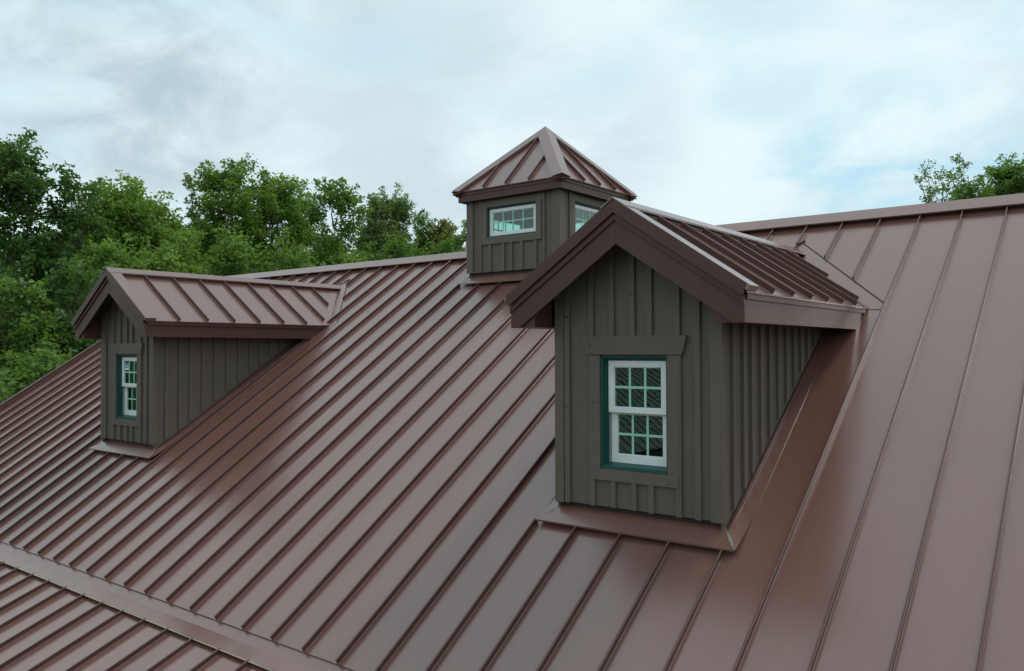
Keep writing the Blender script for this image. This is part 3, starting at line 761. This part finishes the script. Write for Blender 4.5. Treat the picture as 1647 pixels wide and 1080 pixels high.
def leaf_mesh(name, C, tone, size, rs, mat):
    """one folded leaf (two triangles) at each centre"""
    n = len(C)
    nrm = rs.normal(size=(n, 3)); nrm[:, 2] = np.abs(nrm[:, 2])+0.5; nrm /= np.linalg.norm(nrm, axis=1)[:, None]
    ax = rs.normal(size=(n, 3)); ax -= nrm*np.sum(ax*nrm, 1)[:, None]; ax /= np.linalg.norm(ax, axis=1)[:, None]
    bx = np.cross(nrm, ax)
    L = (size*rs.uniform(0.6, 1.35, n))[:, None]; Wd = L*0.36
    v = np.empty((n, 4, 3), np.float32)
    v[:, 0] = C - ax*L*0.5; v[:, 1] = C + bx*Wd + nrm*Wd*0.35; v[:, 2] = C + ax*L*0.5 - np.array([0, 0, 0.12])*L; v[:, 3] = C - bx*Wd + nrm*Wd*0.35
    base = np.arange(n, dtype=np.int32)[:, None]*4
    tri = np.concatenate([base+np.array([0, 1, 2]), base+np.array([0, 2, 3])], 1).reshape(-1)
    me = bpy.data.meshes.new(name)
    me.vertices.add(4*n); me.vertices.foreach_set('co', v.reshape(-1))
    me.loops.add(len(tri)); me.loops.foreach_set('vertex_index', tri.astype(np.int32))
    nt = len(tri)//3
    me.polygons.add(nt); me.polygons.foreach_set('loop_start', np.arange(nt, dtype=np.int32)*3); 
    me.update(calc_edges=True)
    at = me.attributes.new('tone', 'FLOAT', 'POINT'); at.data.foreach_set('value', np.repeat(tone.astype(np.float32), 4))
    me.materials.append(M[mat]); return me

def crown_points(rs, Ht, Rx, base, shape, lobes, density, upright, leafn, rl):
    """limbs and leaf centres; the crown is a set of leafy lobes built of sprays, coordinates from the trunk foot"""
    bv, bf, C, tone = [], [], [], []
    tr = np.array([[0, 0, Ht*0.86*t] for t in np.linspace(0, 1, 9)]); tr[1:, :2] += rs.normal(size=(8, 2))*0.10
    r0 = 0.010*Ht+0.04
    tube(bv, bf, list(tr), [r0*(1-t)**1.1+0.012 for t in np.linspace(0, 1, 9)], 7)
    z0, z1 = base*Ht, Ht
    ga = rs.uniform(0, 6.28); Ls = []
    for i in range(lobes):
        t = (i+0.5)/lobes
        ga += 2.399+rs.normal()*0.25
        if shape == 'dome': w = math.sqrt(max(0.0, 1-((t-0.35)/0.66)**2)) if t > 0.35 else 0.75+0.7*t
        elif shape == 'spire': w = 1.02-0.80*t
        else: w = 1.0-0.62*t*t
        rr = Rx*rl*rs.uniform(0.8, 1.2)*(1.0-0.30*t)
        rad = max(0.0, Rx*w-rr*0.6)*rs.uniform(0.55, 1.0)
        z = z0+(z1-z0)*t - rr*0.75*t
        if i == lobes-1: rad = 0.1
        Ls.append((np.array([math.cos(ga)*rad, math.sin(ga)*rad, z]), rr, t))
    top = max(c[2]+1.25*r for c, r, t in Ls)
    for c, rr, t in Ls:
        c = c.copy(); c[2] += (Ht-top)*t
        zt = max(0.12*Ht, c[2]-0.9*np.hypot(c[0], c[1])-0.4*rr)
        p0 = np.array([np.interp(zt, tr[:, 2], tr[:, k]) for k in range(3)])
        mid = (p0+c)/2+np.array([0, 0, -0.12])+rs.normal(size=3)*0.12
        tube(bv, bf, [p0, mid, c], [0.030+0.012*rr, 0.024, 0.014], 5)
        out = np.array([c[0], c[1], 0.0]); out = out/(np.linalg.norm(out)+1e-6)*min(1.0, np.hypot(c[0], c[1])/0.6)
        ns_ = max(8, int(17*density*(rr/0.8)**1.6))
        lt = rs.uniform(0, 0.42)
        for j in range(ns_):
            sp = rs.normal(size=3); sp /= np.linalg.norm(sp)
            sp = sp + out*0.35 + np.array([0, 0, 0.25+0.45*upright*t]); sp /= np.linalg.norm(sp)
            o_ = c+rs.normal(size=3)*rr*0.22
            sl = rr*rs.uniform(0.75, 1.25)*(1+0.25*upright*max(0, sp[2])*t)
            if sp[2] < -0.2: sl *= 0.8
            e = o_+sp*sl
            if rs.uniform() < 0.4: tube(bv, bf, [o_, (o_+e)/2+rs.normal(size=3)*0.04, e], [0.016, 0.010, 0.004], 3)
            wd = rr*rs.uniform(0.24, 0.40)
            n = int(leafn*rs.uniform(0.7, 1.3)*sl*wd/0.22)
            t_ = rs.uniform(0.15, 1.05, n)
            taper = 0.35+0.75*np.sin(np.pi*np.clip(t_, 0, 1)*0.80+0.35)
            q = np.clip(rs.normal(size=(n, 3)), -1.7, 1.7)*np.array([0.58, 0.58, 0.42])*wd*taper[:, None]
            C.append(o_+sp*(t_*sl)[:, None]+q)
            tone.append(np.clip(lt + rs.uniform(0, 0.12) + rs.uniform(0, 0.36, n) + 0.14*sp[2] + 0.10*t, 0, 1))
    return bv, bf, np.concatenate(C), np.concatenate(tone)

def tree(az, dist, el, Rx, mat, label, seed, base=0.22, shape='round', lobes=20, density=1.0, upright=1.0, leaf=0.135, leafn=80, rl=0.50, name='tree'):
    rs = np.random.RandomState(seed)
    loc = place(az, dist); Ht = top_z(el, dist)+6.2
    root = empty(name, loc, label, 'tree', 'trees behind the building')
    bv, bf, C, tone = crown_points(rs, Ht, Rx, base, shape, lobes, density, upright, leafn, rl)
    mb = MB(); mb.v = [Vector(p) for p in bv]; mb.f = [tuple(f) for f in bf]; mb.smooth = [True]*len(bf)
    mb.build('trunk', 'bark', root)
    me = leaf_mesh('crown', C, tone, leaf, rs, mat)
    o = bpy.data.objects.new('crown', me); COL.objects.link(o); o.parent = root
    return root, len(C)
LOW = dict(base=0.15, shape='dome', upright=0.4, lobes=24, rl=0.42, leafn=66)
TREES = [
 # az, dist, top elevation, crown radius, leaf, label, options
 (70.0, 27, 12.9, 1.75, 'leaf_dark', 'tall dark green tree at the far left edge, highest there', dict(density=1.1, lobes=26)),
 (66.9, 27, 11.5, 1.35, 'leaf_dark', 'slim dark tree against the sky, second from the left edge', dict(density=1.0, lobes=24, rl=0.62)),
 (65.3, 31, 10.4, 2.4, 'leaf_mid', 'rounded mid green tree left of the bright dome-shaped tree', dict(shape='dome', lobes=24, upright=0.6)),
 (63.5, 30, 10.8, 2.4, 'leaf_bright', 'bright green dome-shaped tree above the left dormer gable', dict(shape='dome', lobes=26, upright=0.5, density=1.1)),
 (61.7, 31, 9.5, 2.0, 'leaf_mid', 'lower tree on the right shoulder of the bright dome-shaped tree', dict(shape='dome', lobes=22, upright=0.5)),
 (59.8, 36, 11.3, 1.35, 'leaf_grey', 'narrow pointed tree standing against the sky above the left dormer', dict(shape='spire', lobes=20, density=0.75, rl=0.50, leafn=70)),
 (57.5, 35, 12.5, 2.4, 'leaf_bright', 'tallest light green tree behind the left dormer ridge', dict(lobes=28, density=0.95)),
 (54.8, 36, 12.0, 2.2, 'leaf_bright', 'light green tree just right of the tallest one behind the left dormer', dict(lobes=24, density=0.85)),
 (52.8, 38, 11.1, 1.8, 'leaf_bright', 'slim light green tree between two broader ones behind the left dormer', dict(lobes=20, density=0.85)),
 (50.8, 34, 11.7, 2.0, 'leaf_mid', 'leafy green tree beside the sky gap left of the cupola', dict(lobes=24)),
 (47.8, 45, 10.8, 2.1, 'leaf_grey', 'grey-green tree right of the sky gap left of the cupola', dict(lobes=24, shape='spire', upright=1.4, rl=0.50)),
 (46.3, 46, 10.8, 2.1, 'leaf_grey', 'second grey-green tree, right twin of the one by the sky gap', dict(lobes=24, shape='spire', upright=1.4, rl=0.50)),
 (44.7, 47, 9.6, 1.7, 'leaf_mid', 'small pointed tree between the grey-green tree and the yellowish one', dict(shape='spire', lobes=18, upright=1.2)),
 (43.2, 47, 9.2, 2.3, 'leaf_rust', 'yellowish brown-tinged tree near the left side of the cupola', dict(shape='dome', lobes=20, density=0.9)),
 (41.5, 42, 8.9, 2.0, 'leaf_mid', 'low green tree touching the left wall of the cupola', dict(shape='dome', lobes=20)),
 (11.2, 52, 11.7, 1.7, 'leaf_grey', 'sparse airy tree above the ridge on the right, leftmost there', dict(base=0.4, lobes=18, density=0.7, leafn=34, rl=0.50, upright=0.9)),
 (9.4, 52, 11.9, 1.3, 'leaf_grey', 'tall sparse airy tree above the ridge, right of the leftmost one', dict(base=0.4, lobes=16, density=0.7, leafn=36, rl=0.58, upright=1.1)),
 (10.2, 53, 11.1, 1.2, 'leaf_grey', 'short sparse tree between the two airy trees above the right ridge', dict(base=0.4, lobes=14, density=0.7, leafn=50, rl=0.6, upright=1.1)),
 (8.8, 44, 10.7, 2.2, 'leaf_mid', 'low dark green crown just above the ridge, under the tall airy tree', dict(shape='dome', lobes=20, upright=0.5)),
 (7.2, 46, 11.4, 2.2, 'leaf_mid', 'rounded green tree above the ridge near the right edge', dict(shape='dome', lobes=22, upright=0.5)),
 (5.6, 46, 11.3, 2.3, 'leaf_mid', 'green tree cut by the right edge above the ridge', dict(shape='dome', lobes=22, upright=0.5)),
 # nearer and lower crowns
 (70.8, 22, 4.8, 2.2, 'leaf_mid', 'lower leafy tree at the left edge beside the roof rake', LOW),
 (67.2, 23, 6.4, 2.1, 'leaf_dark', 'lower dark tree just left of the left dormer gable', LOW),
 (68.6, 20, 0.6, 2.0, 'leaf_mid', 'lowest bushy tree touching the roof rake left of the left dormer', LOW),
 (72.6, 22, 1.2, 2.0, 'leaf_mid', 'bushy tree at the lower left edge beyond the roof rake', LOW),
 (64.4, 25, 7.4, 2.2, 'leaf_mid', 'lower tree right behind the left dormer gable peak', LOW),
 (60.9, 27, 7.9, 2.3, 'leaf_bright', 'lower bright tree behind the left dormer ridge, left half', LOW),
 (57.4, 29, 8.2, 2.4, 'leaf_mid', 'lower tree under the tallest light green tree behind the left dormer', LOW),
 (53.6, 29, 8.0, 2.4, 'leaf_mid', 'lower tree behind the right end of the left dormer ridge', LOW),
 (50.4, 33, 7.6, 2.2, 'leaf_bright', 'low bright tree at the foot of the sky gap left of the cupola', LOW),
 (46.6, 40, 8.3, 2.8, 'leaf_mid', 'low green tree under the grey-green twins near the ridge', LOW),
 (43.2, 39, 7.9, 2.6, 'leaf_mid', 'low tree just above the ridge left of the cupola', LOW),
]
tot = 0
for i, (az, di, el, rc, mt_, lab, kw) in enumerate(TREES):
    _, n = tree(az, di, el, rc, mt_, lab, 100+i*13, **kw); tot += n
print('leaves', tot)
# woods further back and around the site: one mass
rs = np.random.RandomState(5)
cs_, tn = [], []
def woods(az0, az1, d0, d1, e0, e1, n, per, cl):
    for _ in range(n):
        az = rs.uniform(az0, az1); di = rs.uniform(d0, d1); p = place(az, di)
        zt = top_z(rs.uniform(e0, e1), di)
        m_ = per; q = rs.normal(size=(m_, 3)); q /= np.linalg.norm(q, axis=1)[:, None]
        z = rs.uniform(-5.5, zt, m_)
        r_ = cl*(0.5+0.5*np.sqrt(np.clip((zt-z)/4.0, 0, 1)))
        c = np.stack([p.x+q[:, 0]*r_, p.y+q[:, 1]*r_, z], 1)
        cs_.append(c); tn.append(np.clip(rs.uniform(0, 0.5)+rs.uniform(0, 0.5, m_), 0, 1))
woods(40, 80, 48, 60, 4.5, 8.0, 90, 1400, 2.2)
woods(-5, 15, 62, 75, 4.0, 8.0, 24, 1000, 2.2)
woods(80, 345, 40, 62, 5.5, 9.0, 190, 340, 2.6)
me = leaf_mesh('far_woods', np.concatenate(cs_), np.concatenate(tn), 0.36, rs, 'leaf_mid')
o = bpy.data.objects.new('far_woods', me); COL.objects.link(o)
o['kind'] = 'stuff'; o['label'] = 'distant green woods massed behind the nearer trees'; o['category'] = 'woods'
